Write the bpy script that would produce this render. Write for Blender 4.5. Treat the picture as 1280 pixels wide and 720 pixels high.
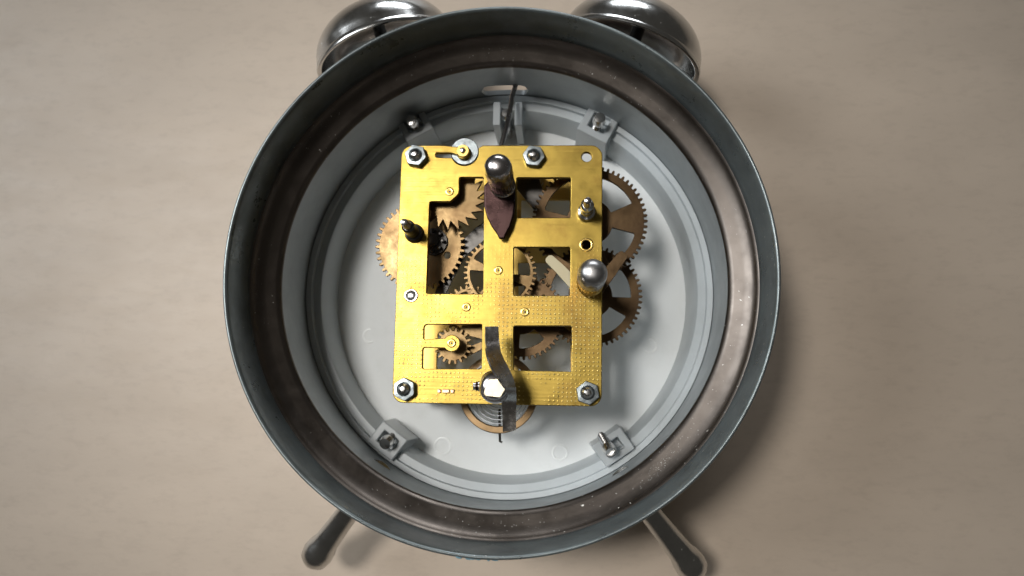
import bpy, bmesh, math, random
from mathutils import Vector, Matrix, Quaternion
random.seed(7)
for o in list(bpy.data.objects): bpy.data.objects.remove(o)
SC = bpy.context.scene
COL = SC.collection
S = 0.001                                   # everything below is written in millimetres

# ------------------------------------------------------------------ camera
F, VPX, VPY, CAMH, ROLL = 1000.0, 700.0, 497.0, 198.0, -0.018
_n = Vector((VPX-640, VPY-360, F)).normalized()          # direction straight down at the table, camera axes (right, down, forward)
_Z = -_n
_X = Vector((1, 0, 0)); _X = (_X - _X.dot(_Z)*_Z).normalized()
_Y = _Z.cross(_X)
_c, _s = math.cos(ROLL), math.sin(ROLL)
_X, _Y = _c*_X+_s*_Y, -_s*_X+_c*_Y
CX, CY = -12.38, 23.86                      # clock axis seen from the camera's foot point
def P(px, py, z):
    """photo pixel -> point on the level plane at height z (mm)"""
    d = Vector((px-640, py-360, F)); w = Vector((d.dot(_X), d.dot(_Y), d.dot(_Z)))
    t = (z-CAMH)/w.z
    return Vector((w.x*t-CX, w.y*t-CY, z))
def P2(px, py, z):
    p = P(px, py, z); return (p.x, p.y)
cam = bpy.data.cameras.new('camera'); camo = bpy.data.objects.new('camera', cam); COL.objects.link(camo)
cam.sensor_width = 36.0; cam.lens = F/1280*36.0
cam.clip_start = 0.005; cam.clip_end = 20
right = Vector((_X.x, _Y.x, _Z.x)); down = Vector((_X.y, _Y.y, _Z.y)); fwd = Vector((_X.z, _Y.z, _Z.z))
M = Matrix((( right.x, -down.x, -fwd.x), (right.y, -down.y, -fwd.y), (right.z, -down.z, -fwd.z)))
camo.matrix_world = Matrix.Translation(Vector((-CX, -CY, CAMH))*S) @ M.to_4x4()
cam.dof.use_dof = True; cam.dof.focus_distance = 0.158; cam.dof.aperture_fstop = 20
SC.camera = camo

# ------------------------------------------------------------------ light
W = bpy.data.worlds.new('World'); SC.world = W; W.use_nodes = True
bg = W.node_tree.nodes['Background']; bg.inputs[0].default_value = (0.80, 0.75, 0.66, 1); bg.inputs[1].default_value = 0.06
def area(name, loc, target, size, power, col, sizey=None, spread=180):
    l = bpy.data.lights.new(name, 'AREA'); l.shape = 'RECTANGLE'; l.size = size; l.size_y = sizey or size
    l.energy = power; l.color = col; l.spread = math.radians(spread)
    o = bpy.data.objects.new(name, l); COL.objects.link(o); o.location = loc
    o.rotation_euler = (Vector(target)-Vector(loc)).to_track_quat('-Z', 'Y').to_euler()
    return o
area('window_light', (-0.47, 0.13, 0.42), (0.015, -0.005, 0.02), 0.30, 0.36, (0.92, 0.965, 1.0), 0.36, 60)
def spot(name, loc, target, power, col, radius, half, blend):
    l = bpy.data.lights.new(name, 'SPOT'); l.energy = power; l.color = col; l.shadow_soft_size = radius
    l.spot_size = math.radians(2*half); l.spot_blend = blend
    o = bpy.data.objects.new(name, l); COL.objects.link(o); o.location = loc
    o.rotation_euler = (Vector(target)-Vector(loc)).to_track_quat('-Z', 'Y').to_euler()
spot('clock_pool_spot', (-0.23, 0.10, 0.72), (-0.003, -0.018, 0.0), 23.5, (1.0, 0.965, 0.91), 0.10, 8.7, 1.0)  # added spot: pools light on the clock, lets the table sides fall off
area('bell_fill', (0.06, 0.85, 0.22), (0.0, 0.0, 0.04), 0.5, 0.42, (0.92, 0.96, 1.0), 0.18, 60)  # added soft fill that gives the bells grey highlights
SC.view_settings.view_transform = 'Standard'; SC.view_settings.look = 'None'
SC.view_settings.exposure = 0.0; SC.view_settings.gamma = 1.0; SC.view_settings.use_curve_mapping = False
SC.render.engine = 'CYCLES'

# ------------------------------------------------------------------ materials
def mat(name, col, metal=0.0, rough=0.5, var=0.0, vscale=150, bump=0.0, bscale=600, stretch=(1, 1, 1), rvar=0.0, spec=0.5,
        speck=0.0, speckcol=(0.75, 0.73, 0.68), trans=0.0, sss=0.0, coat=0.0, dark=None, darkscale=90, darkamt=0.0, bdist=0.0001):
    m = bpy.data.materials.new(name); m.use_nodes = True
    nt = m.node_tree; N = nt.nodes; L = nt.links; b = N['Principled BSDF']
    b.inputs['Metallic'].default_value = metal; b.inputs['Roughness'].default_value = rough
    b.inputs['Base Color'].default_value = (*col, 1); b.inputs['Specular IOR Level'].default_value = spec
    b.inputs['Transmission Weight'].default_value = trans
    b.inputs['Coat Weight'].default_value = coat
    if sss: b.inputs['Subsurface Weight'].default_value = sss; b.inputs['Subsurface Radius'].default_value = (0.004, 0.004, 0.004); b.inputs['Subsurface Scale'].default_value = 1.0
    tc = N.new('ShaderNodeTexCoord'); mp = N.new('ShaderNodeMapping'); mp.inputs['Scale'].default_value = stretch
    L.new(tc.outputs['Object'], mp.inputs['Vector'])
    def noise(scale, det=4, rgh=0.6):
        n = N.new('ShaderNodeTexNoise'); n.inputs['Scale'].default_value = scale; n.inputs['Detail'].default_value = det
        n.inputs['Roughness'].default_value = rgh; L.new(mp.outputs[0], n.inputs['Vector']); return n
    def ramp(src, lo, hi, a=0.0, c=1.0):
        r = N.new('ShaderNodeMapRange'); r.inputs[1].default_value = lo; r.inputs[2].default_value = hi
        r.inputs[3].default_value = a; r.inputs[4].default_value = c; L.new(src, r.inputs[0]); return r.outputs[0]
    def mix(fac, a, bcol):
        x = N.new('ShaderNodeMix'); x.data_type = 'RGBA'
        if hasattr(fac, 'node'): L.new(fac, x.inputs[0])
        else: x.inputs[0].default_value = fac
        for v, i in ((a, 6), (bcol, 7)):
            if hasattr(v, 'node'): L.new(v, x.inputs[i])
            else: x.inputs[i].default_value = (*v, 1)
        return x.outputs[2]
    c = None
    if var:
        n = noise(vscale)
        c = mix(ramp(n.outputs[0], 0.3, 0.7), tuple(v*(1-var) for v in col), tuple(min(1, v*(1+var)) for v in col))
    if dark:
        n = noise(darkscale, 5, 0.65); c = mix(ramp(n.outputs[0], 0.5, 0.72, 0, darkamt), c if c else col, dark)
    if speck:
        n = noise(1400, 2, 0.5); n2 = noise(60, 3)
        mm = N.new('ShaderNodeMath'); mm.operation = 'MULTIPLY'
        L.new(ramp(n.outputs[0], 0.70, 0.76), mm.inputs[0]); L.new(ramp(n2.outputs[0], 0.45, 0.7, 0.0, speck), mm.inputs[1])
        c = mix(mm.outputs[0], c if c else col, speckcol)
        inv = N.new('ShaderNodeMath'); inv.operation = 'MULTIPLY_ADD'; inv.inputs[1].default_value = -metal; inv.inputs[2].default_value = metal
        L.new(mm.outputs[0], inv.inputs[0]); L.new(inv.outputs[0], b.inputs['Metallic'])
    if c: L.new(c, b.inputs['Base Color'])
    if rvar:
        n = noise(vscale*1.7, 5, 0.7); L.new(ramp(n.outputs[0], 0.3, 0.7, max(0.02, rough-rvar), rough+rvar), b.inputs['Roughness'])
    if bump:
        n = noise(bscale, 5, 0.65); bp = N.new('ShaderNodeBump'); bp.inputs['Strength'].default_value = bump
        bp.inputs['Distance'].default_value = bdist; L.new(n.outputs[0], bp.inputs['Height']); L.new(bp.outputs[0], b.inputs['Normal'])
    m['_h'] = 0
    del m['_h']
    return m
def plate_material():
    m = mat('brass_plate', (0.375, 0.262, 0.06), 1.0, 0.37, var=0.14, vscale=160, rvar=0.09, dark=(0.20, 0.105, 0.03), darkscale=85, darkamt=0.75, speck=0.35, speckcol=(0.8, 0.68, 0.36))
    nt = m.node_tree; N = nt.nodes; L = nt.links; b = N['Principled BSDF']
    tc = N.new('ShaderNodeTexCoord')
    # brushed grain across the plate
    mp = N.new('ShaderNodeMapping'); mp.inputs['Scale'].default_value = (60, 2600, 60); L.new(tc.outputs['Object'], mp.inputs[0])
    br = N.new('ShaderNodeTexNoise'); br.inputs['Scale'].default_value = 1.0; br.inputs['Detail'].default_value = 3; L.new(mp.outputs[0], br.inputs[0])
    # pricked dot grid, worn away towards the top of the plate
    sp = N.new('ShaderNodeSeparateXYZ'); L.new(tc.outputs['Object'], sp.inputs[0])
    nz0 = N.new('ShaderNodeTexNoise'); nz0.inputs['Scale'].default_value = 560; nz0.inputs['Detail'].default_value = 1; L.new(tc.outputs['Object'], nz0.inputs[0])
    def math_(op, a, bb=None, cc=None):
        n = N.new('ShaderNodeMath'); n.operation = op
        for i, v in enumerate((a, bb, cc)):
            if v is None: continue
            if hasattr(v, 'node'): L.new(v, n.inputs[i])
            else: n.inputs[i].default_value = v
        return n.outputs[0]
    k = 2*math.pi/0.00088
    wn = N.new('ShaderNodeTexNoise'); wn.inputs['Scale'].default_value = 700; wn.inputs['Detail'].default_value = 1; L.new(tc.outputs['Object'], wn.inputs[0])
    w1 = math_('MULTIPLY', math_('SUBTRACT', wn.outputs[0], 0.5), 3.0)
    w2 = math_('MULTIPLY', math_('SUBTRACT', nz0.outputs[0], 0.5), 3.0)
    sx = math_('SINE', math_('MULTIPLY_ADD', sp.outputs[0], k, w1)); sy = math_('SINE', math_('MULTIPLY_ADD', sp.outputs[1], k, w2))
    d = math_('ADD', sx, sy)
    dot = N.new('ShaderNodeMapRange'); dot.inputs[1].default_value = 1.15; dot.inputs[2].default_value = 1.75; L.new(d, dot.inputs[0])
    nz = N.new('ShaderNodeTexNoise'); nz.inputs['Scale'].default_value = 150; nz.inputs['Detail'].default_value = 5; L.new(tc.outputs['Object'], nz.inputs[0])
    low = N.new('ShaderNodeMapRange'); low.inputs[1].default_value = 0.007; low.inputs[2].default_value = -0.010; L.new(sp.outputs[1], low.inputs[0])
    wr = N.new('ShaderNodeMapRange'); wr.inputs[1].default_value = 0.42; wr.inputs[2].default_value = 0.62; L.new(nz.outputs[0], wr.inputs[0])
    msk = math_('MULTIPLY', dot.outputs[0], math_('MULTIPLY', low.outputs[0], wr.outputs[0]))
    h = math_('MULTIPLY_ADD', msk, 2.2, math_('MULTIPLY', br.outputs[0], 0.5))
    bp = N.new('ShaderNodeBump'); bp.inputs['Strength'].default_value = 0.55; bp.inputs['Distance'].default_value = 0.00007
    L.new(h, bp.inputs['Height']); L.new(bp.outputs[0], b.inputs['Normal'])
    x = N.new('ShaderNodeMix'); x.data_type = 'RGBA'; old = b.inputs['Base Color'].links[0].from_socket
    L.new(math_('MULTIPLY', msk, 0.55), x.inputs[0]); L.new(old, x.inputs[6]); x.inputs[7].default_value = (0.95, 0.80, 0.38, 1)
    L.new(x.outputs[2], b.inputs['Base Color'])
    return m
M_PLATE = plate_material()
M_PLATE2 = mat('brass_front_plate', (0.62, 0.42, 0.12), 1.0, 0.42, var=0.12, bump=0.15)
M_GEAR = mat('brass_gear', (0.18, 0.122, 0.06), 1.0, 0.38, var=0.2, vscale=140, rvar=0.1, bump=0.2, bscale=900, dark=(0.12, 0.065, 0.03), darkscale=110, darkamt=0.65)
M_GEARD = mat('tarnished_gear', (0.115, 0.074, 0.040), 1.0, 0.36, var=0.25, vscale=160, rvar=0.08, bump=0.2, bscale=900, dark=(0.05, 0.03, 0.02), darkscale=140, darkamt=0.6)
M_BAL = mat('tan_balance', (0.26, 0.175, 0.095), 1.0, 0.38, var=0.2, vscale=160, rvar=0.08, bump=0.15, bscale=900)
M_BRASS = mat('bright_brass', (0.75, 0.52, 0.16), 1.0, 0.30, var=0.08, rvar=0.08)
M_ZINC = mat('zinc_plating', (0.29, 0.325, 0.34), 1.0, 0.36, var=0.2, vscale=500, rvar=0.1, bump=0.35, bscale=1300, dark=(0.10, 0.10, 0.10), darkscale=400, darkamt=0.7)
M_STEEL = mat('bright_steel', (0.62, 0.61, 0.60), 1.0, 0.22, var=0.1, vscale=300, rvar=0.08, bump=0.05)
M_CHROME = mat('nickel_plating', (0.50, 0.47, 0.47), 1.0, 0.24, var=0.08, vscale=200, rvar=0.05, speck=0.25)
M_KEY = mat('worn_key_steel', (0.55, 0.52, 0.50), 1.0, 0.24, var=0.25, vscale=400, rvar=0.1, bump=0.2, bscale=900, speck=0.5)
M_DARK = mat('blackened_steel', (0.09, 0.085, 0.08), 1.0, 0.35, var=0.2, vscale=300, rvar=0.1)
M_DARKBROWN = mat('dark_brown_metal', (0.04, 0.023, 0.022), 1.0, 0.28, var=0.2, vscale=200, rvar=0.1, bump=0.08)
M_CASE = mat('gunmetal_case', (0.135, 0.115, 0.10), 1.0, 0.36, var=0.15, vscale=70, rvar=0.08, bump=0.10, bscale=400, speck=1.0, dark=(0.06, 0.05, 0.045), darkscale=60, darkamt=0.6)
M_SKIRT = mat('blue_grey_enamel', (0.165, 0.19, 0.195), 0.55, 0.33, var=0.25, vscale=70, rvar=0.1, bump=0.12, bscale=250, speck=0.6, dark=(0.06, 0.065, 0.065), darkscale=90, darkamt=0.6)
M_WALL = mat('galvanised_lining', (0.31, 0.335, 0.345), 0.6, 0.45, var=0.10, vscale=90, rvar=0.08, bump=0.08, bscale=500, speck=0.15)
M_BELL = mat('dark_chrome_bell', (0.55, 0.55, 0.54), 1.0, 0.20, var=0.15, vscale=120, rvar=0.06, bump=0.12, bscale=300, speck=0.9)
M_DIAL = mat('white_dial_back', (0.80, 0.83, 0.84), 0.0, 0.42, var=0.04, vscale=60, bump=0.12, bscale=160, rvar=0.1, dark=(0.60, 0.62, 0.61), darkscale=120, darkamt=0.35)
M_RING = mat('milky_plastic', (0.46, 0.50, 0.52), 0.0, 0.35, var=0.05, vscale=150, sss=0.15)
M_LUG = mat('translucent_plastic', (0.66, 0.70, 0.72), 0.0, 0.30, var=0.05, trans=0.45, sss=0.0)
M_HAIR = mat('hairspring_steel', (0.32, 0.33, 0.35), 1.0, 0.35)
M_COPPER = mat('copper_tab', (0.80, 0.50, 0.33), 1.0, 0.25)
M_FLAKE = mat('blue_paint_flake', (0.20, 0.36, 0.44), 0.0, 0.5, var=0.3, vscale=900)
M_DUST = mat('pale_dust', (0.62, 0.60, 0.56), 0.0, 0.8)
M_STEM = mat('worn_stem', (0.62, 0.55, 0.42), 1.0, 0.35, var=0.1, vscale=500, bump=0.2)
M_SATIN = mat('satin_steel', (0.44, 0.43, 0.43), 1.0, 0.36, var=0.12, vscale=400, rvar=0.08, bump=0.15, bscale=900)
M_CREAM = mat('cream_plastic', (0.50, 0.44, 0.28), 0.0, 0.4, var=0.06)
def table_material():
    m = mat('beige_tabletop', (0.53, 0.435, 0.345), 0.0, 0.50, var=0.05, vscale=45, stretch=(0.6, 1.4, 1), bump=0.25, bscale=900, rvar=0.08, dark=(0.41, 0.33, 0.26), darkscale=420, darkamt=0.35, bdist=0.0001)
    return m
M_TABLE = table_material()

# ------------------------------------------------------------------ builders
ORG = {}
def link(name, me, origin, m, parent=None, smooth=True, angle=40):
    me.materials.clear(); me.materials.append(m)
    o = bpy.data.objects.new(name, me); COL.objects.link(o)
    ORG[o.name] = Vector(origin)
    if parent: o.parent = parent; o.location = (Vector(origin)-ORG[parent.name])*S
    else: o.location = Vector(origin)*S
    if smooth:
        for p in me.polygons: p.use_smooth = True
        bm = bmesh.new(); bm.from_mesh(me)
        for e in bm.edges:
            if len(e.link_faces) == 2 and e.calc_face_angle(0) > math.radians(angle): e.smooth = False
        bm.to_mesh(me); bm.free()
    return o
def make(name, V, Fc, m, parent=None, smooth=True, angle=40, origin=None):
    V = [Vector(v) for v in V]
    if origin is None:
        lo = [min(v[i] for v in V) for i in range(3)]; hi = [max(v[i] for v in V) for i in range(3)]
        origin = Vector(((lo[0]+hi[0])/2, (lo[1]+hi[1])/2, lo[2]))
    origin = Vector(origin)
    me = bpy.data.meshes.new(name); me.from_pydata([tuple((v-origin)*S) for v in V], [], Fc)
    bm = bmesh.new(); bm.from_mesh(me); bmesh.ops.recalc_face_normals(bm, faces=bm.faces); bm.to_mesh(me); bm.free()
    return link(name, me, origin, m, parent, smooth, angle)
def thing(name, label, cat, loc):
    o = bpy.data.objects.new(name, None); COL.objects.link(o); o.location = Vector(loc)*S; ORG[o.name] = Vector(loc)
    o.empty_display_size = 0.01; o['label'] = label; o['category'] = cat
    return o
def lathe_vf(prof, c=(0, 0, 0), axis=(0, 0, 1), seg=64, closed=False, rfun=None):
    q = Vector((0, 0, 1)).rotation_difference(Vector(axis).normalized()); c = Vector(c); V = []; Fc = []; n = len(prof)
    for i in range(seg):
        a = 2*math.pi*i/seg
        for j, (r, z) in enumerate(prof):
            rr = r*(rfun(a, j) if rfun else 1)
            V.append(c + q @ Vector((rr*math.cos(a), rr*math.sin(a), z)))
    for i in range(seg):
        i2 = (i+1) % seg
        for j in range(n if closed else n-1):
            j2 = (j+1) % n
            Fc.append((i*n+j, i2*n+j, i2*n+j2, i*n+j2))
    if not closed:
        for j in (0, n-1):
            if prof[j][0] > 1e-6: Fc.append([i*n+j for i in range(seg)])
    return V, Fc
def lathe(name, prof, m, parent, c=(0, 0, 0), axis=(0, 0, 1), seg=64, closed=False, rfun=None, angle=40):
    V, Fc = lathe_vf(prof, c, axis, seg, closed, rfun)
    o = make(name, V, Fc, m, parent, True, angle)
    return weld(o)
def weld(o):
    bm = bmesh.new(); bm.from_mesh(o.data); bmesh.ops.remove_doubles(bm, verts=bm.verts, dist=1e-7)
    bmesh.ops.dissolve_degenerate(bm, edges=bm.edges, dist=1e-8)
    bmesh.ops.recalc_face_normals(bm, faces=bm.faces); bm.to_mesh(o.data); bm.free(); return o
def tube(name, pts, r, m, parent, seg=10, cap=True):
    pts = [Vector(p) for p in pts]; rs = r if isinstance(r, (list, tuple)) else [r]*len(pts)
    V = []; Fc = []; up = Vector((0.13, 0.31, 0.94))
    t0 = (pts[1]-pts[0]).normalized(); nrm = (up-up.dot(t0)*t0).normalized()
    for i, p in enumerate(pts):
        t = (pts[min(i+1, len(pts)-1)]-pts[max(i-1, 0)]).normalized()
        nrm = (nrm-nrm.dot(t)*t).normalized(); bn = t.cross(nrm)
        for k in range(seg):
            a = 2*math.pi*k/seg; V.append(p+rs[i]*(math.cos(a)*nrm+math.sin(a)*bn))
    for i in range(len(pts)-1):
        for k in range(seg):
            k2 = (k+1) % seg; Fc.append((i*seg+k, i*seg+k2, (i+1)*seg+k2, (i+1)*seg+k))
    if cap: Fc.append(list(range(seg))); Fc.append([(len(pts)-1)*seg+k for k in range(seg)])
    return make(name, V, Fc, m, parent)
def flat(name, loops, z0, z1, m, parent, bevel=0.12, res=1):
    """plate with holes: first loop is the outline, the others are holes (mm, world xy)"""
    xs = [p[0] for p in loops[0]]; ys = [p[1] for p in loops[0]]
    org = Vector(((min(xs)+max(xs))/2, (min(ys)+max(ys))/2, z0))
    cu = bpy.data.curves.new('t', 'CURVE'); cu.dimensions = '2D'; cu.fill_mode = 'BOTH'
    for lp in loops:
        s = cu.splines.new('POLY'); s.points.add(len(lp)-1)
        for k, p in enumerate(lp): s.points[k].co = ((p[0]-org.x)*S, (p[1]-org.y)*S, 0, 1)
        s.use_cyclic_u = True
    h = (z1-z0)/2
    cu.extrude = (h-bevel)*S; cu.bevel_depth = bevel*S; cu.bevel_resolution = res; cu.offset = -bevel*S
    t = bpy.data.objects.new('t', cu); COL.objects.link(t)
    dg = bpy.context.evaluated_depsgraph_get(); dg.update()
    me = bpy.data.meshes.new_from_object(t.evaluated_get(dg))
    bpy.data.objects.remove(t); bpy.data.curves.remove(cu)
    me.transform(Matrix.Translation((0, 0, h*S))); me.name = name
    bm = bmesh.new(); bm.from_mesh(me); bmesh.ops.remove_doubles(bm, verts=bm.verts, dist=2e-7); bm.to_mesh(me); bm.free()
    return link(name, me, org, m, parent, False)
def circ(c, r, n=28, a0=0.0): return [(c[0]+r*math.cos(a0+2*math.pi*k/n), c[1]+r*math.sin(a0+2*math.pi*k/n)) for k in range(n)]
def fillet(pts, rad, n=5):
    """round the corners of a polygon; rad is one radius or a list"""
    out = []; L = len(pts)
    for i, p in enumerate(pts):
        r = rad[i] if isinstance(rad, (list, tuple)) else rad
        p = Vector(p); a = Vector(pts[i-1]); b = Vector(pts[(i+1) % L])
        u = (a-p); v = (b-p); lu = u.length; lv = v.length; u /= lu; v /= lv
        ang = u.angle(v)
        if r <= 0 or ang > 3.0: out.append((p.x, p.y)); continue
        t = min(r/math.tan(ang/2), 0.48*lu, 0.48*lv); r2 = t*math.tan(ang/2)
        bis = (u+v).normalized(); c = p+bis*(r2/math.sin(ang/2))
        s = p+u*t; e = p+v*t
        a0 = math.atan2(s.y-c.y, s.x-c.x); a1 = math.atan2(e.y-c.y, e.x-c.x); d = (a1-a0+math.pi) % (2*math.pi)-math.pi
        for k in range(n+1): a = a0+d*k/n; out.append((c.x+r2*math.cos(a), c.y+r2*math.sin(a)))
    return out
def gear_loop(c, R, n, depth, phase=0.0, sharp=False):
    out = []
    for k in range(n):
        a = phase+2*math.pi*k/n; st = 2*math.pi/n
        if sharp: prof = [(-0.46, R-depth), (0.30, R-0.05), (0.36, R), (0.46, R-depth)]
        else: prof = [(-0.46, R-depth), (-0.25, R-depth), (-0.23, R-0.45*depth), (-0.15, R-0.12*depth), (-0.06, R), (0.06, R), (0.15, R-0.12*depth), (0.23, R-0.45*depth), (0.25, R-depth)]
        for f, r in prof: out.append((c[0]+r*math.cos(a+f*st), c[1]+r*math.sin(a+f*st)))
    return out
def sector(c, r0, r1, a0, a1, rad=0.7, n=10):
    o = [(c[0]+r1*math.cos(a0+(a1-a0)*k/n), c[1]+r1*math.sin(a0+(a1-a0)*k/n)) for k in range(n+1)]
    i = [(c[0]+r0*math.cos(a1-(a1-a0)*k/n), c[1]+r0*math.sin(a1-(a1-a0)*k/n)) for k in range(n+1)]
    rr = [rad if k in (0, n) else 0 for k in range(n+1)]
    return fillet(o+i, rr+rr)
def boxvf(c, ax, ay, az, hx, hy, hz):
    c = Vector(c); V = [c+sx*hx*ax+sy*hy*ay+sz*hz*az for sx in (-1, 1) for sy in (-1, 1) for sz in (-1, 1)]
    return V, [(0, 1, 3, 2), (4, 6, 7, 5), (0, 4, 5, 1), (2, 3, 7, 6), (0, 2, 6, 4), (1, 5, 7, 3)]
def bevel_obj(o, w, seg=2):
    bm = bmesh.new(); bm.from_mesh(o.data)
    bmesh.ops.bevel(bm, geom=[e for e in bm.edges if len(e.link_faces) == 2 and e.calc_face_angle(0) > 0.5], offset=w*S, segments=seg, affect='EDGES', profile=0.5)
    bm.to_mesh(o.data); bm.free()
    return o

# ------------------------------------------------------------------ tabletop
top = make('tabletop', *boxvf((0, 0, -10), Vector((1, 0, 0)), Vector((0, 1, 0)), Vector((0, 0, 1)), 450, 350, 10), M_TABLE, None, False)
top['kind'] = 'structure'; top['label'] = 'pale beige tabletop under the alarm clock'

# ------------------------------------------------------------------ the clock
clock = thing('alarm_clock', 'gunmetal twin bell alarm clock lying face down with its back cover off', 'alarm clock', (0, 0, 0))
# case: rolled back rim, short skirt, ledge for the missing cover, deep lining, front bezel below
SEG = 240
SLOT_A = (math.radians(84.5), math.radians(98.0)); SLOT_Z = (18.5, 24.0)
skirt_prof = [(51.6, 38.6), (51.85, 40.0), (52.05, 42.0), (52.3, 45.0), (52.45, 47.0), (52.6, 47.75), (52.9, 48.0), (53.25, 47.85), (53.4, 47.4), (53.3, 44.0), (53.1, 38.0), (52.6, 36.6)]
lathe('back_rim', skirt_prof, M_SKIRT, clock, seg=SEG, closed=True, angle=75)
ledge_prof = [(46.5, 33.6), (46.25, 34.3), (46.5, 35.0), (47.4, 35.5), (49.0, 36.1), (50.4, 36.9), (51.2, 37.7), (51.7, 38.7), (52.4, 38.7), (52.55, 36.6), (51.4, 35.4), (49.6, 34.4), (48.2, 33.6), (47.6, 32.6)]
lathe('cover_ledge', ledge_prof, M_CASE, clock, seg=SEG, closed=True, angle=75)
def dust(n, px, py, sx, sy, big):
    V = []; Fc = []
    for i in range(n):
        x = px+random.gauss(0, sx); y = py+random.gauss(0, sy); p = P(x, y, 37)
        r = math.hypot(p.x, p.y)
        if r < 46.9 or r > 51.0: continue
        z = 35.4+(r-47.4)/(50.4-47.4)*1.4 if r > 47.4 else 35.3
        c = Vector((p.x, p.y, z-0.01)); s = random.uniform(0.04, big); b = len(V); ph = random.random()*6
        V += [c+Vector((s*math.cos(ph+k*2.1)*random.uniform(0.6, 1.3), s*math.sin(ph+k*2.1)*random.uniform(0.6, 1.3), 0)) for k in range(3)]+[c+Vector((0, 0, s*0.7))]
        Fc += [(b, b+1, b+2), (b, b+1, b+3), (b+1, b+2, b+3), (b+2, b, b+3)]
    return V, Fc
V_, F_ = [], []
for a_ in ((420, 832, 588, 16, 20, 0.13), (90, 610, 655, 60, 12, 0.16), (70, 790, 110, 40, 25, 0.14), (60, 480, 610, 30, 20, 0.13), (25, 605, 62, 20, 6, 0.14)):
    v_, f_ = dust(*a_); b_ = len(V_); V_ += v_; F_ += [tuple(i+b_ for i in f) for f in f_]
dst = make('dust', V_, F_, M_DUST, clock, False); dst['kind'] = 'stuff'
def wall_with_slot():
    zs = [4.0, 14.0, SLOT_Z[0], SLOT_Z[1], 34.0]; rs = (46.45, 47.55)
    ang = []; a0, a1 = SLOT_A
    k = 14
    ang = [a0+(a1-a0)*i/k for i in range(k+1)]
    rest = 2*math.pi-(a1-a0); m_ = 226
    ang += [a1+rest*i/m_ for i in range(1, m_)]
    n = len(ang); nz = len(zs); V = []; Fc = []
    zmid = (SLOT_Z[0]+SLOT_Z[1])/2; hh = (SLOT_Z[1]-SLOT_Z[0])/2
    for r in rs:
        for i, a in enumerate(ang):
            for j, z in enumerate(zs):
                if i <= k and j in (2, 3):     # rounded slot ends
                    f = abs(i/k*2-1); e = 0.28
                    s = 1.0 if f < 1-e else math.sqrt(max(0, 1-((f-(1-e))/e)**2))
                    z = zmid+(hh*s if j == 3 else -hh*s)
                elif j in (2, 3): z = zmid
                V.append(Vector((r*math.cos(a), r*math.sin(a), z)))
    def id_(l, i, j): return (l*n+i % n)*nz+j
    for l in (0, 1):
        for i in range(n):
            for j in range(nz-1):
                if j == 2: continue
                Fc.append((id_(l, i, j), id_(l, i+1, j), id_(l, i+1, j+1), id_(l, i, j+1)))
    for i in range(n):
        for j in (0, nz-1): Fc.append((id_(0, i, j), id_(0, i+1, j), id_(1, i+1, j), id_(1, i, j)))
    for i in range(k):
        for j in (2, 3): Fc.append((id_(0, i, j), id_(0, i+1, j), id_(1, i+1, j), id_(1, i, j)))
    o = make('case_lining', V, Fc, M_WALL, clock, True, 50)
    return weld(o)
wall = wall_with_slot()
lathe('front_bezel', [(46.0, 6.5), (44.0, 5.0), (44.0, 1.2), (45.0, 0.0), (48.5, 0.0), (51.0, 1.4), (51.8, 4.0), (50.8, 6.6), (48.4, 8.0), (47.5, 8.0), (46.0, 7.5)], M_CASE, clock, seg=160, closed=True)
lathe('dial', [(0, 5.6), (44.2, 5.6), (44.2, 6.4), (42.6, 6.6), (34.8, 6.6), (34.3, 6.9), (0.0, 6.9)], M_DIAL, clock, seg=160)
lathe('spacer_ring', [(42.0, 6.5), (42.9, 16.4), (43.2, 16.9), (44.9, 17.0), (45.1, 18.0), (46.3, 18.1), (46.45, 17.6), (46.3, 6.5)], M_RING, clock, seg=200, closed=True, angle=30)
for (x, y, r) in ((553, 558, 1.9), (700, 566, 1.7), (462, 420, 1.6), (812, 432, 1.7)):
    c = P(x, y, 6.6); lathe('moulding_mark', [(r-0.35, -0.2), (r-0.25, 0.10), (r, 0.14), (r+0.25, 0.10), (r+0.35, -0.2)], M_DIAL, clock, (c.x, c.y, 6.6), seg=32, closed=True)
# screw lugs on the spacer ring
def lug(px, py, zt, tw, rw, screw):
    c = P(px, py, zt); rad = Vector((c.x, c.y, 0)).normalized(); tan = Vector((-rad.y, rad.x, 0)); zz = Vector((0, 0, 1))
    z0 = 6.6
    hx, hy = tw/2, rw/2
    loop = []
    # U-shaped block: a socket open on top, with a floor
    V = []; Fc = []
    def ring_(h0, h1, z): return [c+tan*(sx*h0)+rad*(sy*h1)+zz*(z-c.z) for sx, sy in ((-1, -1), (1, -1), (1, 1), (-1, 1))]
    rings = [ring_(hx*1.08, hy*1.05, z0), ring_(hx, hy, zt), ring_(hx*0.55, hy*0.5, zt), ring_(hx*0.5, hy*0.45, zt-4.0)]
    for r in rings: V += r
    for a in range(3):
        for k in range(4): Fc.append((a*4+k, a*4+(k+1) % 4, a*4+4+(k+1) % 4, a*4+4+k))
    Fc += [(0, 1, 2, 3), (12, 13, 14, 15)]
    o = make('screw_lug', V, Fc, M_LUG, clock, False); bevel_obj(o, 0.25)
    (ax, ay, az), (bx, by, bz) = screw
    A = P(ax, ay, az); B = P(bx, by, bz); d = (B-A); Ln = d.length
    prof = [(0, -0.5), (0.75, -0.5)]
    k = max(6, int(Ln*0.7/0.32))
    for i in range(k): prof += [(0.82, i*0.32), (1.02, i*0.32+0.16)]
    L0 = k*0.32
    prof += [(0.95, L0), (1.45, L0+0.05), (1.5, L0+0.6), (1.25, Ln), (0.0, Ln+0.25)]
    s = lathe('screw', prof, M_STEEL, o, A, d, 18, angle=25)
    return o
lug(749, 153, 19.6, 7.6, 7.4, ((745, 163, 17.8), (750, 147, 24.5)))
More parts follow.
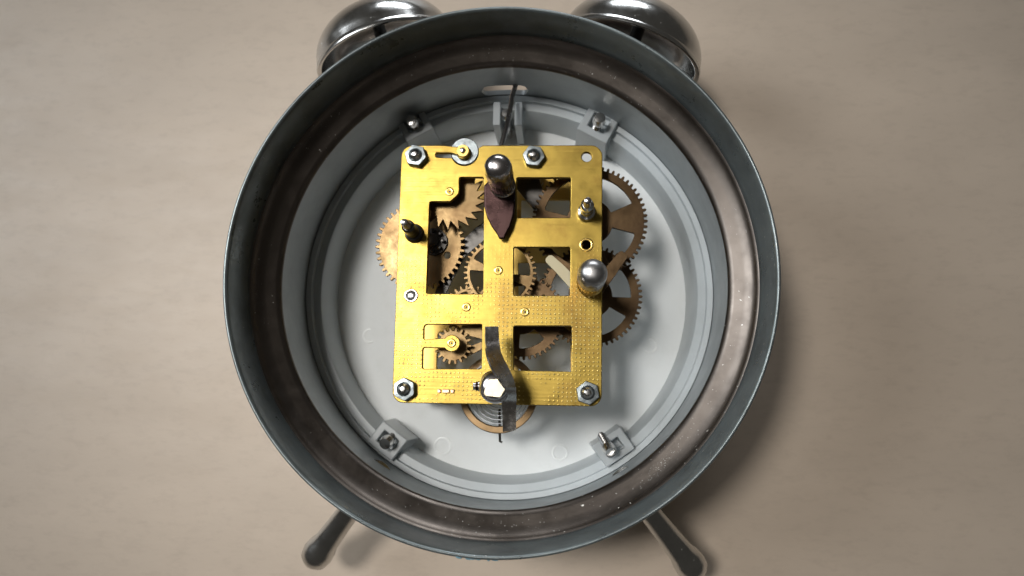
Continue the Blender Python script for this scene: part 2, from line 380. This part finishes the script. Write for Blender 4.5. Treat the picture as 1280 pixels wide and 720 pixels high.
lug(517, 154, 19.6, 7.0, 6.6, ((520, 160, 17.8), (514, 150, 23.5)))
lug(484, 551, 19.6, 7.0, 5.8, ((492, 543, 18.0), (481, 555, 23.0)))
lug(767, 559, 19.6, 7.4, 5.6, ((752, 545, 18.0), (764, 566, 23.5)))
# clip at twelve o'clock
cl = None
for k, x in enumerate((621, 648)):
    a = P(x, 143, 20); v = boxvf((a.x, a.y, 13.5), Vector((1, 0, 0)), Vector((0, 1, 0)), Vector((0, 0, 1)), 0.85, 2.8, 7.0)
    o = make('clip_post', *v, M_LUG, clock, False); bevel_obj(o, 0.2)
a = P(634, 150, 16); lathe('clip_screw', [(0, -9), (0.8, -9), (0.8, 2.0), (1.3, 2.1), (1.35, 3.4), (1.0, 3.9), (0, 4.0)], M_STEEL, clock, a, (0, 0.1, 1), 18)
# dried blue paint on the rim
fl = P(592, 694, 47)
for k in range(7):
    c = fl+Vector((random.uniform(-4.5, 4.5), random.uniform(-0.3, 0.3), 0)); ang = math.atan2(c.y, c.x); rr = 53.35
    c = Vector((rr*math.cos(ang), rr*math.sin(ang), 47.3+random.uniform(-0.5, 0.3)))
    V = []; n = 7; sx = random.uniform(0.35, 0.9); ph = random.random()*6
    tx = Vector((-math.sin(ang), math.cos(ang), 0)); up = Vector((math.cos(ang)*0.6, math.sin(ang)*0.6, 0.8))
    side = tx.cross(up)
    for h, sc in ((-0.25, 1.0), (0.18, 0.7)):
        for i in range(n):
            t = 2*math.pi*i/n+ph; q = random.uniform(0.7, 1.25)*sc
            V.append(c+tx*(sx*q*math.cos(t))+side*(0.35*q*math.sin(t))+up*h)
    Fc = [tuple(range(n)), tuple(range(n, 2*n))]+[(i, (i+1) % n, n+(i+1) % n, n+i) for i in range(n)]
    make('paint_flake', V, Fc, M_FLAKE, clock, False)
# bells
def bell(side):
    mc = P(785, 72, 24)                      # centre of the bell mouth
    ax = (P(785+21, 72-58, 24)-mc).normalized()
    if side < 0: mc = Vector((-mc.x-0.9, mc.y+0.2, mc.z)); ax = Vector((-ax.x, ax.y, 0))
    R = 16.2; Hh = 11.0; t = 0.8
    outer = []; inner = []
    for k in range(15):
        a = math.pi/2*k/14
        outer.append((R*math.cos(a)**0.85, Hh*math.sin(a)+1.2)); inner.append(((R-t)*math.cos(a)**0.85, (Hh-t)*math.sin(a)+1.2))
    outer[-1] = (0.0, Hh+1.2); inner[-1] = (0.0, Hh-t+1.2)
    prof = [(R-t, 0.2), (R-0.3, -0.1), (R+0.35, 0.0), (R+0.4, 0.6), (R+0.05, 1.0)]
    o = lathe('bell', inner[::-1]+prof+outer, M_BELL, clock, mc, ax, 96, angle=60)
    base = Vector((mc.x, mc.y, 0)).normalized()*46.9+Vector((0, 0, 24))
    tube('bell_post', [base, mc+ax*0.5, mc+ax*(Hh+0.6)], [2.0, 1.6, 1.4], M_DARK, o, 16)
    lathe('bell_nut', [(0, Hh+0.9), (3.2, Hh+0.9), (3.0, Hh+2.4), (1.4, Hh+3.6), (0, Hh+3.8)], M_CHROME, o, mc, ax, 24)
bell(1); bell(-1)
# feet
def foot(side):
    a = P(812, 640, 22); b = P(868, 712, 14)
    if side < 0: a = Vector((-a.x-0.4, a.y, a.z)); b = Vector((-b.x-0.4, b.y, b.z))
    d = (b-a).normalized(); Ln = (b-a).length
    root = -(a.to_2d().length-46.6)*1.05
    lathe('foot', [(0, root), (2.8, root), (2.5, -1), (2.4, 1.0), (2.55, Ln*0.4), (2.8, Ln*0.7), (3.3, Ln*0.8), (3.5, Ln*0.9), (3.2, Ln), (2.0, Ln+1.5), (0, Ln+2.0)], M_BELL, clock, a, d, 32)
foot(1); foot(-1)

# ------------------------------------------------------------------ the movement
ZB0, ZB1 = 33.9, 35.2        # back plate
ZF0, ZF1 = 15.0, 16.2        # front plate
PC = (-0.5, 1.6); PW, PH = 42.5, 54.2
mov = thing('clock_movement', 'brass skeleton clock movement with toothed wheels sitting inside the open case', 'clock movement', (PC[0], PC[1], 6.9))
def pp(px, py): return P2(px, py, ZB1)
def poly(pts): return [pp(*p) for p in pts]
x0, x1 = PC[0]-PW/2, PC[0]+PW/2; y0, y1 = PC[1]-PH/2, PC[1]+PH/2
def outline(top_slot=True):
    pts = [(x0, y0), (x1, y0), (x1, y1)]; rad = [2.3, 2.3, 2.4]
    if top_slot:
        cx, cy = pp(581, 190); cr = 2.95
        xr = pp(600, 181)[0]
        pts.append((xr+0.6, y1)); rad.append(0.35)
        a0 = 0.28; n = 16
        for k in range(n+1):                 # round notch, clockwise from its right shoulder to the tongue slot
            a = a0-(a0+math.pi*0.86)*k/n
            pts.append((cx+cr*math.cos(a), cy+cr*math.sin(a))); rad.append(0)
        sl = poly([(556, 197), (545, 196.5), (544, 191), (564, 191)])
        pts += sl; rad += [0.3, 0.4, 0.4, 0.2]
        tc_ = pp(579, 190)
        for k in range(15):                  # pad at the end of the tongue
            a = math.radians(200)+math.radians(290)*k/14
            pts.append((tc_[0]+1.55*math.cos(a), tc_[1]+1.55*math.sin(a))); rad.append(0)
        pts += [(pp(566, 182)[0], y1-0.25), (pp(555, 182)[0], y1)]; rad += [0.3, 0.4]
    pts.append((x0, y1)); rad.append(2.3)
    return fillet(pts, rad)
def holes():
    H = []
    A = poly([(574, 221.5), (605, 221.5), (604, 367.5), (533, 367), (537, 252), (563, 252), (574, 242)])
    H.append(fillet(A, [0.4, 0.4, 0.3, 0.4, 0.4, 0.9, 1.6]))
    B = poly([(646, 222), (713.5, 222), (713, 272), (646, 272)]); H.append(fillet(B, 0.3))
    C = poly([(642, 309), (713, 309), (712.5, 369.5), (642, 369.5)]); H.append(fillet(C, 0.4))
    tcx, tcy = pp(564.5, 429); tr = 1.75
    up = poly([(603, 405.5), (532, 405.5), (530, 424.5)]); 
    D = poly([(530, 405.5), (602.5, 405.5), (602, 461), (528, 461), (528.5, 434.5)]); rad = [0.7, 0.3, 0.3, 0.4, 0.4]
    for k in range(17):                       # tongue with a round pivot boss
        a = math.radians(215)+math.radians(290)*k/16
        D.append((tcx+tr*math.cos(a), tcy+tr*math.sin(a))); rad.append(0)
    D.append(pp(529.5, 424.5)); rad.append(0.4)
    H.append(fillet(D, rad))
    E = poly([(642, 407.5), (714.5, 407.5), (715, 464.5), (642, 463)]); H.append(fillet(E, 0.35))
    return H
rounds = [circ(pp(733.5, 196), 1.05), circ(pp(733, 306), 1.15), circ(pp(514, 369.5), 1.15)]
back = flat('back_plate', [outline()]+holes()+rounds, ZB0, ZB1, M_PLATE, mov, 0.16, 2)
front = flat('front_plate', [outline(False)]+holes(), ZF0, ZF1, M_PLATE2, mov, 0.12)
# raised edge dimple tab
a = P(557.5, 489, ZB1)
for k, (dx, w) in enumerate(((-1.35, 0.35), (0, 0.75), (1.35, 0.35))):
    v = boxvf((a.x+dx, a.y, ZB1+0.05), Vector((1, 0, 0)), Vector((0, 1, 0)), Vector((0, 0, 1)), w, 0.42, 0.35)
    o = make('staked_tab', *v, M_COPPER, back, False); bevel_obj(o, 0.15)
# hole linings
def ringpart(name, px, py, ro, ri, h, m, parent=back, z=ZB1, zlow=-0.4):
    c = P(px, py, z)
    return lathe(name, [(ri, zlow), (ri, h*0.8), (ri+0.12, h), (ro-0.15, h), (ro, h*0.5), (ro, zlow)], m, parent, c, seg=28, closed=True)
ringpart('hole_eyelet', 733, 306, 1.45, 0.98, 0.18, M_BRASS)
ringpart('hole_eyelet', 514, 369.5, 1.45, 1.05, 0.14, M_STEEL)
c = P(514.5, 369.5, ZB1); lathe('rivet', [(0, -1.2), (1.0, -1.2), (1.0, -0.35), (0.55, -0.15), (0, -0.2)], M_STEEL, back, c, seg=20)
# pivots
for (x, y) in ((562, 239.5), (623, 338), (583, 384), (656, 390), (564.5, 429)):
    ringpart('pivot_bushing', x, y, 0.92, 0.42, 0.16, M_BRASS)
    c = P(x, y, ZB1); lathe('pivot', [(0, -1.2), (0.30, -1.2), (0.30, -0.06), (0.18, 0.05), (0, 0.06)], M_DARK, back, c, seg=14)
# pillars, nuts
NUTS = ((519, 193.5, 0.2), (667, 194, 0.1), (504.5, 486.5, 0.45), (734.5, 491, 0.35))
for (x, y, rot) in NUTS:
    c = P(x, y, ZB1+2.0); c0 = Vector((c.x, c.y, ZB1))
    lathe('pillar', [(0, 6.9), (1.4, 6.9), (1.4, ZF0), (1.9, ZF0), (1.9, 17), (1.75, 17.2), (1.75, 33), (1.9, 33.2), (1.9, ZB0+0.1), (0, ZB0+0.1)], M_STEEL, mov, (c.x, c.y, 0), seg=24)
    hexr = lambda a, j, rot=rot: (1.0 if j not in (2, 3) else 1.0)
    V = []; Fc = []
    R = 2.45; ri = 1.12; prof = [(ri, 0.0), (R, 0.0), (R, 1.55), (R*0.93, 1.90), (1.45, 1.94), (ri, 1.7)]
    seg = 36
    def hx(a, j, rot=rot):
        if j in (1, 2, 3): 
            t = (a+rot) % (math.pi/3)-math.pi/6; return math.cos(math.pi/6)/math.cos(t)
        return 1.0
    nut = lathe('hex_nut', prof, M_ZINC, back, c0, seg=seg, closed=True, rfun=hx, angle=28)
    sprof = [(0, -0.8), (1.1, -0.8)]
    for k in range(9): sprof += [(1.0, -0.2+k*0.3), (1.13, -0.05+k*0.3)]
    sprof += [(0.95, 2.6), (0.75, 2.9), (0.45, 3.08), (0, 3.12)]
    lathe('stud', sprof, M_STEEL, nut, c0, seg=20, angle=25)
# steel disc and small nut at the tongue
c = P(581, 190, ZB0-0.3)
lathe('stop_disc', [(0, -0.9), (2.9, -0.9), (3.0, -0.7), (3.0, -0.2), (2.85, 0), (0, 0)], M_ZINC, mov, (c.x, c.y, ZB0+0.2), seg=40)
v = P(553, 194, ZB0-0.4); vb = P(570, 193, ZB0-0.4)
c = P(579, 190, ZB1)
def hx2(a, j):
    if j in (1, 2): t = a % (math.pi/2.5)-math.pi/5; return math.cos(math.pi/5)/math.cos(t)
    return 1
lathe('tongue_nut', [(0.6, -0.2), (1.5, -0.2), (1.5, 0.8), (1.25, 1.05), (0.6, 1.05)], M_BRASS, back, c, seg=40, closed=True, rfun=hx2, angle=30)
lathe('tongue_pin', [(0, -0.3), (0.62, -0.3), (0.62, 1.3), (0.45, 1.6), (0, 1.72)], M_STEEL, back, c, seg=18)
# wheels
def wheel(name, px, py, rpx, z, teeth, th=1.0, m=M_GEAR, spokes=0, hub=0.30, rimw=0.20, depth=None, sharp=False, phase=0.0, sphase=0.0, sw=0.22, extra=(), arbor=True, hubr=1.7):
    c = P2(px, py, z); k = (CAMH-z)/F; R = rpx*k*0.993
    depth = depth or R*2*math.pi/teeth*0.62
    loops = [gear_loop(c, R, teeth, depth, phase, sharp)]
    if spokes:
        for i in range(spokes):
            a = sphase+2*math.pi*i/spokes; w = math.pi/spokes
            loops.append(sector(c, R*hub, R*(1-rimw)-depth*0.4, a-w+sw, a+w-sw, R*0.10))
    for (ex, ey, er) in extra: loops.append(circ(P2(ex, ey, z), er, 20))
    g = flat(name, loops, z-th, z, m, mov, 0.07, 1)
    if arbor:
        tube('arbor', [(c[0], c[1], ZF1-0.6), (c[0], c[1], ZB0+0.6)], 0.55, M_DARK, g, 12)
        # pinion leaves under the wheel
        lp = gear_loop(c, hubr, 9, hubr*0.38); z0 = z-th-3.2 if z-th-3.2 > ZF1+0.3 else z+0.02
        flat('pinion', [lp], z0, z0+3.2 if z0 < z-th else min(z0+3.0, ZB0-0.2), M_BRASS, g, 0.05)
    return g
g = wheel('gear_wheel', 525, 307, 58.5, 27.0, 44, m=M_GEAR, extra=((559, 319, 0.75),), phase=0.03, hubr=2.6)
c = P2(541, 301, 28.5)
lathe('lantern_hub', [(0, -0.6), (3.0, -0.6), (3.0, 0.2), (1.2, 0.3), (1.2, 1.0), (0, 1.1)], M_DARK, g, (c[0], c[1], 27.6), seg=28)
for k in range(8):
    a = 2*math.pi*k/8; lathe('lantern_pin', [(0, 0.1), (0.42, 0.1), (0.42, 1.6), (0, 1.7)], M_DARK, g, (c[0]+2.2*math.cos(a), c[1]+2.2*math.sin(a), 27.6), seg=10)
wheel('escape_wheel', 566, 246, 44, 31.6, 20, m=M_GEAR, depth=1.9, sharp=True, phase=0.1, spokes=0)
wheel('gear_wheel', 625, 341, 47, 30.4, 40, m=M_GEAR, spokes=4, sphase=0.5, hub=0.34, rimw=0.14, sw=0.2)
wheel('gear_wheel', 586, 388, 33, 27.4, 26, m=M_GEAR, spokes=3, sphase=0.4, hub=0.4, rimw=0.2)
wheel('gear_wheel', 737, 277, 74, 29.0, 62, m=M_GEARD, spokes=4, sphase=0.75+0.12, hub=0.40, rimw=0.17, sw=0.34, phase=0.02)
wheel('gear_wheel', 738, 370, 65.5, 23.6, 56, m=M_GEARD, spokes=5, sphase=0.36, hub=0.42, rimw=0.19, sw=0.24)
wheel('gear_wheel', 652, 396, 55, 26.2, 46, m=M_GEARD, spokes=4, sphase=-1.2, hub=0.40, rimw=0.24, sw=0.34)
wheel('gear_wheel', 566, 432, 24, 31.0, 18, m=M_GEAR, spokes=0)
# balance wheel with hairspring
zb = 21.5; c = P2(623, 492, zb); k = (CAMH-zb)/F; R = 49*k
bal = flat('balance_wheel', [circ(c, R, 90), sector(c, 1.6, R-1.55, 0.2, math.pi-0.2, 0.5, 20), sector(c, 1.6, R-1.55, math.pi+0.2, 2*math.pi-0.2, 0.5, 20)], zb-1.5, zb, M_BAL, mov, 0.2, 2)
tube('arbor', [(c[0], c[1], ZF1-0.6), (c[0], c[1], ZB0+0.6)], 0.5, M_DARK, bal, 12)
pts = []; T = 6.5
for i in range(int(T*40)+1):
    a = 2*math.pi*i/40; r = 1.5+(R-3.0)*a/(2*math.pi*T); pts.append((c[0]+r*math.cos(a), c[1]+r*math.sin(a), zb+1.2))
def ribbon(name, pts, hw, hz, m, parent):
    V = []; Fc = []; pts = [Vector(p) for p in pts]; n = len(pts)
    for i, p in enumerate(pts):
        t = (pts[min(i+1, n-1)]-pts[max(i-1, 0)]).normalized(); s = Vector((-t.y, t.x, 0)).normalized()
        V += [p+s*hw+Vector((0, 0, hz)), p-s*hw+Vector((0, 0, hz)), p-s*hw-Vector((0, 0, hz)), p+s*hw-Vector((0, 0, hz))]
    for i in range(n-1):
        for k in range(4): Fc.append((i*4+k, i*4+(k+1) % 4, i*4+4+(k+1) % 4, i*4+4+k))
    Fc += [(0, 1, 2, 3), (4*n-4, 4*n-3, 4*n-2, 4*n-1)]
    return make(name, V, Fc, m, parent, True, 40)
hs = ribbon('hairspring', pts, 0.06, 0.25, M_HAIR, bal)
a0 = P(624.5, 530, 20.5); a1 = P(625, 552, 20.5)
tube('hairspring_stud', [P(624.5, 512, 22.6), a0, a1, a1+Vector((0.5, -0.1, 0))], 0.28, M_DARK, mov, 8)
# straps and levers between the plates
def strap(name, pts, w, z, th, m, rnd=None):
    a = [Vector(P2(x, y, z)) for x, y in pts]; L_ = []; R_ = []
    for i, p in enumerate(a):
        t = (a[min(i+1, len(a)-1)]-a[max(i-1, 0)]).normalized(); n = Vector((-t.y, t.x)); ww = w[i] if isinstance(w, (list, tuple)) else w
        L_.append(p+n*ww); R_.append(p-n*ww)
    lp = [tuple(p) for p in L_]+[tuple(p) for p in R_[::-1]]
    return flat(name, [fillet(lp, rnd if rnd is not None else 0.4)], z-th, z, m, mov, 0.06)
strap('click_spring', [(640, 262), (600, 292), (574, 316), (556, 352), (548, 372)], [1.3, 1.7, 1.5, 1.3, 1.1], 24.8, 1.0, M_DARK)
strap('alarm_lever', [(684, 321), (700, 336), (730, 368)], [0.95, 1.1, 1.3], 32.6, 0.6, M_CREAM, 0.8)
strap('detent_bar', [(781, 316), (764, 338), (742, 366)], [1.0, 1.3, 1.5], 32.0, 0.9, M_GEARD, 0.6)
strap('shade_strap', [(640, 212), (662, 232), (676, 258)], [2.2, 2.6, 1.6], 27.5, 1.0, M_DARK)  # dark strap standing in for the shade inside this opening
strap('pallet_arm', [(576, 412), (600, 414), (628, 424)], [0.9, 1.5, 1.2], 30.0, 0.8, M_GEAR, 0.5)
strap('pallet_fork', [(572, 446), (588, 438), (606, 430)], [0.7, 0.9, 0.7], 28.8, 0.8, M_GEAR, 0.4)
# hammer rod
tube('hammer_rod', [P(622, 205, 30), P(627, 181, 30.5), P(634, 156, 28), P(638.5, 132, 25.6), P(640, 121, 24.0), (2.6, 50.0, 24.0), (2.6, 60, 24.0)], 0.58, M_CHROME, mov, 10)
# setting knobs
def knob(px, py, zb, zt, r, skirt_m, cap_m, flutes=26, pxb=None):
    c = P(px, py, zt-1.5); c = Vector((c.x, c.y, 0)); Ln = zt-zb
    k = mov
    body = lathe('setting_knob', [(0, zb), (r*0.93, zb), (r*1.0, zb+0.35), (r*1.0, zb+0.9), (r*0.9, zb+1.15), (r*0.93, zb+1.4), (r*0.95, zb+Ln*0.50), (r*0.9, zb+Ln*0.54), (0, zb+Ln*0.54)], skirt_m, k, c, seg=flutes*4,
                 rfun=lambda a, j: (1+0.035*math.cos(a*flutes)) if j in (5, 6) else 1.0, angle=50)
    z1 = zb+Ln*0.52; H_ = zt-z1; prof = [(0, z1), (r*0.98, z1), (r*1.02, z1+0.3)]
    for i in range(13):
        a = math.pi/2*i/12; prof.append((r*1.02*math.cos(a)**0.7 if i < 12 else 0.0, z1+H_*0.62+(H_*0.38)*math.sin(a)))
    lathe('knob_cap', prof, cap_m, body, c, seg=48, angle=50)
    tube('shaft', [(c.x, c.y, ZF1-0.5), (c.x, c.y, zb+0.5)], 1.1, M_STEEL, body, 16)
    return body
knob(622, 208, 38.2, 54.2, 2.62, M_CHROME, M_CHROME)
knob(741, 341, 37.0, 52.6, 2.72, M_BRASS, M_SATIN, 22)
# dark leaf-shaped piece under the upper knob
lp = [P2(x, y, 37.6) for x, y in ((605, 232), (605, 258), (609, 272), (615, 284), (621.5, 293), (624, 298.5), (630.5, 298.5), (632.5, 293), (638, 283), (642, 270), (644, 255), (644, 232), (636, 222), (614, 222))]
flat('leaf_piece', [fillet(lp, 0.3)], 36.6, 37.7, M_DARKBROWN, mov, 0.3, 2)
c = P(625, 245, 36); lathe('leaf_collar', [(0, 34.8), (1.7, 34.8), (1.7, 36.7), (0, 36.7)], M_DARK, mov, (c.x, c.y, 0), seg=20)
# cover posts
def post(bx, by, tx, ty, zt, m, mt, r):
    A = P(bx, by, ZB1); B = P(tx, ty, zt); d = B-A; Ln = d.length
    o = lathe('cover_post', [(0, -0.4), (r*1.45, -0.4), (r*1.5, 0.5), (r*1.3, 1.3), (r*1.0, 1.5), (r*0.98, Ln*0.3), (r*0.9, Ln*0.34), (r*1.0, Ln*0.38), (r*0.98, Ln*0.62), (r*0.70, Ln*0.66), (0, Ln*0.66)], m, mov, A, d, 24, angle=35)
    lathe('post_tip', [(0, Ln*0.6), (r*0.66, Ln*0.6), (r*0.64, Ln*0.88), (r*0.5, Ln*0.97), (0, Ln)], mt, o, A, d, 20)
post(733, 266, 735, 250, 46.5, M_STEEL, M_CHROME, 1.35)
post(518, 292, 504.5, 277, 46.5, M_DARK, M_STEEL, 1.35)
# winding key
c = P(619, 483, 46.5); kx, ky = c.x, c.y
key = lathe('winding_key', [(0, 34), (1.6, 34), (1.6, 40.5), (2.9, 41.2), (3.25, 42.2), (3.3, 44.6), (3.05, 46.3), (2.5, 47.5), (1.9, 48.0), (0, 48.1)], M_CHROME, mov, (kx, ky, 0), seg=56, angle=50)
q = [(-2.0, -1.6), (-1.2, 1.3), (0.9, 1.5), (1.9, -0.2), (1.0, -1.9)]
n_ = Vector((-0.10, 0.12, 1)).normalized()
lp = fillet([(kx+0.1+a*1.1, ky-0.1+b*1.08) for a, b in q], 0.6)
st = flat('stem_end', [lp], 47.7, 48.6, M_STEM, key, 0.12)
def wing(name, Lp, Rp, th=0.45):
    A = [P(*p) for p in Lp]; B = [P(*p) for p in Rp]
    def smoothl(a):
        out = []
        for i in range(len(a)-1):
            p0 = a[max(i-1, 0)]; p1 = a[i]; p2 = a[i+1]; p3 = a[min(i+2, len(a)-1)]
            for k in range(6):
                t = k/6; out.append(0.5*((2*p1)+(p2-p0)*t+(2*p0-5*p1+4*p2-p3)*t*t+(3*p1-p0-3*p2+p3)*t**3))
        out.append(a[-1]); return out
    A = smoothl(A); B = smoothl(B); n = len(A); V = []; Fc = []
    for i in range(n):
        t = (A[min(i+1, n-1)]-A[max(i-1, 0)]).normalized(); nn = t.cross(B[i]-A[i]).normalized()
        if nn.z < 0: nn = -nn
        V += [A[i], B[i], B[i]-nn*th, A[i]-nn*th]
    for i in range(n-1):
        for k in range(4): Fc.append((i*4+k, i*4+(k+1) % 4, i*4+4+(k+1) % 4, i*4+4+k))
    Fc += [(0, 1, 2, 3), (4*n-4, 4*n-3, 4*n-2, 4*n-1)]
    o = make(name, V, Fc, M_KEY, key, True, 35); return o
wing('key_wing', [(606.5, 408, 45), (607, 425, 46.5), (609, 442, 48), (615, 459, 49), (624, 473, 49.2), (632, 484, 49.2)],
     [(623, 408, 44.2), (624, 425, 45), (627, 442, 45.2), (635, 458, 45.4), (641, 471, 45.8), (645, 484, 46)])
wing('key_wing', [(632, 484, 49.15), (629, 494, 47.2), (627.5, 506, 45.2), (628, 522, 44), (628.5, 540, 43.5)],
     [(645, 484, 45.95), (645.5, 494, 45.4), (645.5, 506, 44.6), (645, 522, 44), (645, 538, 43.5)])
b_ = P(593, 483.5, 43.5)
for k in range(3):
    lathe('ratchet_tab', [(0, 0), (1.0-k*0.12, 0), (1.0-k*0.12, 0.45), (0, 0.45)], (M_STEEL, M_DARKBROWN, M_STEEL)[k], key, (kx-3.0-k*0.5, ky, 43.6), (-1, 0, 0), 16)

# labels for parts that look different from the rest of their thing
for o in bpy.data.objects:
    n = o.name
    if n == 'leaf_piece': o['label'] = 'dark leaf shaped piece below the upper knob'
    elif n == 'winding_key': o['label'] = 'polished steel winding key with twisted flat wing'
    elif n == 'balance_wheel': o['label'] = 'tan balance wheel with coiled hairspring'
    elif n == 'escape_wheel': o['label'] = 'brass wheel with sharp pointed teeth'
    elif n == 'alarm_lever': o['label'] = 'cream coloured lever in the middle opening'
    elif n == 'dial': o['label'] = 'white back of the dial'
